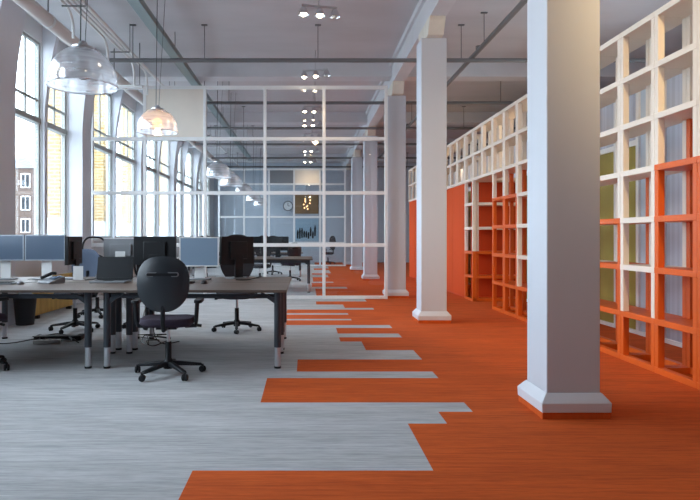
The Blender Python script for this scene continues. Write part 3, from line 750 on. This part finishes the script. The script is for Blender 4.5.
MB().box(-.07, .07, -.05, .05, .001, .16).build('case', M['whiteplastic'], e, bevel=.008)
MB().prism(rbox_pts(.03, .05, .012), -.053, -.0505, 'y', mtx=Matrix.Translation((.01, 0, .08))).build('badge', M['black'], e)
for i, (x, y, z_, lab) in enumerate(((-2.86, 6.75, .001, 'white paper sheet under the blue grey monitor'), (-1.50, 6.70, .001, 'white paper stack beside the pale blue monitor stand'))):
    tag(MB().box(-.1, .1, -.14, .14, 0, .012 if i else .004).build('paper', M['whiteplastic'], loc=(x, y, T + z_), rz=.2), lab, 'paper')
e = empty('paper_stand', (-2.62, 6.9, T), .1, 'small white upright card behind the grey desk phone', 'card')
MB().box(-.055, .055, -.003, .003, .001, .16).box(-.055, .055, 0, .05, .001, .006).build('card', M['whiteplastic'], e)

def cable(pts, r, m_, lab, sub=10, name='cable'):
    P = [Vector(p) for p in pts]; out = []
    for i in range(len(P) - 1):
        p0, p1, p2, p3 = P[max(i-1, 0)], P[i], P[i+1], P[min(i+2, len(P)-1)]
        for j in range(sub):
            t = j / sub
            out.append(.5 * ((2*p1) + (p2-p0)*t + (2*p0-5*p1+4*p2-p3)*t*t + (3*p1-p0-3*p2+p3)*t**3))
    out.append(P[-1])
    return tag(MB().tube(out, r, 6).build(name, m_), lab, 'cable')
zt = T + .008
cable([(-2.5, 7.3, zt), (-2.52, 7.2, zt+.03), (-2.46, 7.0, zt), (-2.5, 6.8, zt)], .006, M['rope'], 'black cable on the desk right of the left edgewise monitor')
cable([(-.60, 7.30, zt), (-.58, 7.15, zt), (-.52, 6.95, zt+.03), (-.66, 6.85, zt), (-.80, 6.84, zt)], .006, M['rope'], 'black cable curling on the desk right of the edgewise monitor')
cable([(-2.99, 6.36, zt), (-2.95, 6.55, zt), (-3.05, 6.8, zt), (-3.2, 6.9, zt)], .003, M['rope'], 'thin mouse cable on the near left desk')
# power strip and floor cables
e = empty('cable_box', (-2.98, 7.25, 0), .08, 'flat black cable box lying on the carpet under the rear left desk', 'box')
MB().prism(rbox_pts(.55, .2, .03), .002, .06, 'z').build('body', M['black'], e, bevel=.008)
MB().box(-.22, .22, -.06, .06, .06, .066).build('lid', M['greyplastic'], e, bevel=.003)
e = empty('power_strip', (-3.02, 7.0, 0), .2, 'pale power strip beside the flat black cable box', 'power strip')
MB().prism(rbox_pts(.3, .06, .01), .002, .045, 'z').build('body', M['cablewhite'], e, bevel=.004)
for i in range(4): MB().lathe([(.001, .0465), (.018, .0465), (.02, .045)], 12, mtx=Matrix.Translation((-.1+i*.065, 0, 0))).build('socket', M['greyplastic'], e)
def tangle(cx, cy, n, sx, sy, zmax, seed):
    r = random.Random(seed)
    return [(cx + r.uniform(-sx, sx), cy + r.uniform(-sy, sy), .012 + r.random() * zmax) for _ in range(n)]
cable(tangle(-2.95, 7.15, 12, .38, .18, .06, 1), .007, M['rope'], 'black cable tangled over the flat cable box')
cable([(-4.3, 6.9, .01), (-3.9, 7.1, .01), (-3.5, 6.95, .01), (-3.25, 7.1, .03), (-3.0, 7.25, .075), (-2.7, 7.2, .01)], .007, M['rope'], 'black cable trailing from the left edge to the cable box')
cable(tangle(-1.8, 6.95, 14, .2, .2, .1, 5), .006, M['rope'], 'black cables tangled on the floor behind the slotted chair')
cable([(-1.85, 7.2, .70), (-1.83, 7.15, .4), (-1.78, 7.05, .1), (-1.65, 6.95, .01), (-1.5, 7.1, .01)], .006, M['rope'], 'black cable hanging from the rear right desk to the floor')
cable([(-2.2, 7.2, .70), (-2.15, 7.15, .4), (-2.0, 7.2, .2), (-1.9, 7.15, .45), (-1.8, 7.1, .70)], .005, M['cablewhite'], 'pale cable drooping under the rear desks')
# waste bin, and added ochre board coloured as warm light on the low wall
e = empty('waste_bin', (-3.98, 8.5, 0), 0, 'black waste bin on the carpet near the window wall at left', 'bin')
MB().lathe([(.001, .004), (.12, .002), (.155, .38), (.165, .385), (.165, .40), (.15, .40), (.145, .37), (.11, .02), (.001, .02)], 24).build('body', M['black'], e)
MB().lathe([(.11, .2), (.15, .39), (.07, .46), (.001, .44)], 14).build('liner', M['greyplastic'], e)
e = empty('warm_light_patch', (-4.10, 9.0, 0), 0, 'added ochre yellow board painted as warm light on the low window wall behind the bin', 'panel')
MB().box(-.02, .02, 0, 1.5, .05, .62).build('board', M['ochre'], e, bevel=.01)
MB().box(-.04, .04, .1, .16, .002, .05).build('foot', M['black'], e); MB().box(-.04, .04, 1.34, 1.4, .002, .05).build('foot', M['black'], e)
# ------------------------------------------------------------------ outside
struct('ground', MB().box(-60, -4.8, -20, 90, -.6, -.5), M['asphalt'])
for x, y, lab in ((-6.93, 16.0, 'yellow brick pier outside, seen through the second window from the left'), (-7.1, 20.0, 'yellow brick pier outside, seen through the window right of the big pillar'),
        (-7.4, 24.0, 'yellow brick pier outside, seen through the last window before the partition post'), (-7.5, 30.5, 'yellow brick pier outside, farthest, seen through the partition glass')):
    e = empty('brick_pier', (x, y, -.5), 0, lab, 'brick pier', 'yellow brick piers outside the windows')
    MB().box(0, .36, 0, .3, 2.25, 9.5).build('shaft', M['brick'], e)
    MB().box(-.03, .39, -.03, .33, 0.001, 2.25).build('base', M['concrete'], e)
    MB().box(-.05, .41, -.05, .35, 9.5, 9.7).build('cap', M['concrete'], e)
e = empty('apartment_block', (-21.0, 40, -.5), 0, 'brown brick apartment block with white windows, outside the leftmost window', 'building')
MB().box(-4, 2.9, 0, 9, .001, 6.3).build('wall', M['brickbrown'], e)
MB().prism([(-4.2, 6.3), (3.1, 6.3), (2.4, 7.0), (-4.2, 7.3)], -.1, 9.1, 'y').build('roof', M['greyplastic'], e)
for r in range(4):
    for c_ in range(6):
        x = -3.6 + c_ * 1.12; z = .5 + r * 1.5
        fr = MB().box(x, x+.62, -.03, .05, z, z+.95).build('window', M['whiteplastic'], e)
        MB().box(x+.06, x+.28, -.04, -.031, z+.06, z+.89).box(x+.34, x+.56, -.04, -.031, z+.06, z+.89).build('pane', M['screen_off'], fr)

# ------------------------------------------------------------------ world, portals, camera
wd = bpy.data.worlds.new('overcast'); S.world = wd; wd.use_nodes = True
bg = wd.node_tree.nodes['Background']; bg.inputs[0].default_value = (.82, .92, 1.0, 1); bg.inputs[1].default_value = 6.3
def portal(name, loc, rot, sx, sy):
    l = bpy.data.lights.new(name, 'AREA'); l.shape = 'RECTANGLE'; l.size = sx; l.size_y = sy; l.cycles.is_portal = True
    o = bpy.data.objects.new(name, l); C.objects.link(o); o.location = loc; o.rotation_euler = rot
portal('daylight_portal', (WL - .14, 13, (SILL+HEAD)/2), (0, -PI/2, 0), HEAD - SILL, 31)
portal('daylight_portal', (WR + .35, 6.3, 1.95), (0, PI/2, 0), 2.3, 6)
cam = bpy.data.cameras.new('camera'); co = bpy.data.objects.new('camera', cam); C.objects.link(co); S.camera = co
co.location = (0, 0, 1.25); co.rotation_euler = (PI/2, 0, 0)
cam.sensor_width = 36; cam.lens = 600 / 700 * 36
cam.shift_x = (350 - 306) / 700; cam.shift_y = -(250 - 236.5) / 700
cam.clip_start = .05; cam.clip_end = 300
S.view_settings.view_transform = 'Standard'; S.view_settings.look = 'None'; S.view_settings.gamma = 1
S.view_settings.use_curve_mapping = False
S.view_settings.exposure = 0.88
S.cycles.max_bounces = 10; S.cycles.diffuse_bounces = 6; S.cycles.transparent_max_bounces = 24
S.cycles.sample_clamp_indirect = 6; S.cycles.use_denoising = True
S.cycles.caustics_reflective = False; S.cycles.caustics_refractive = False
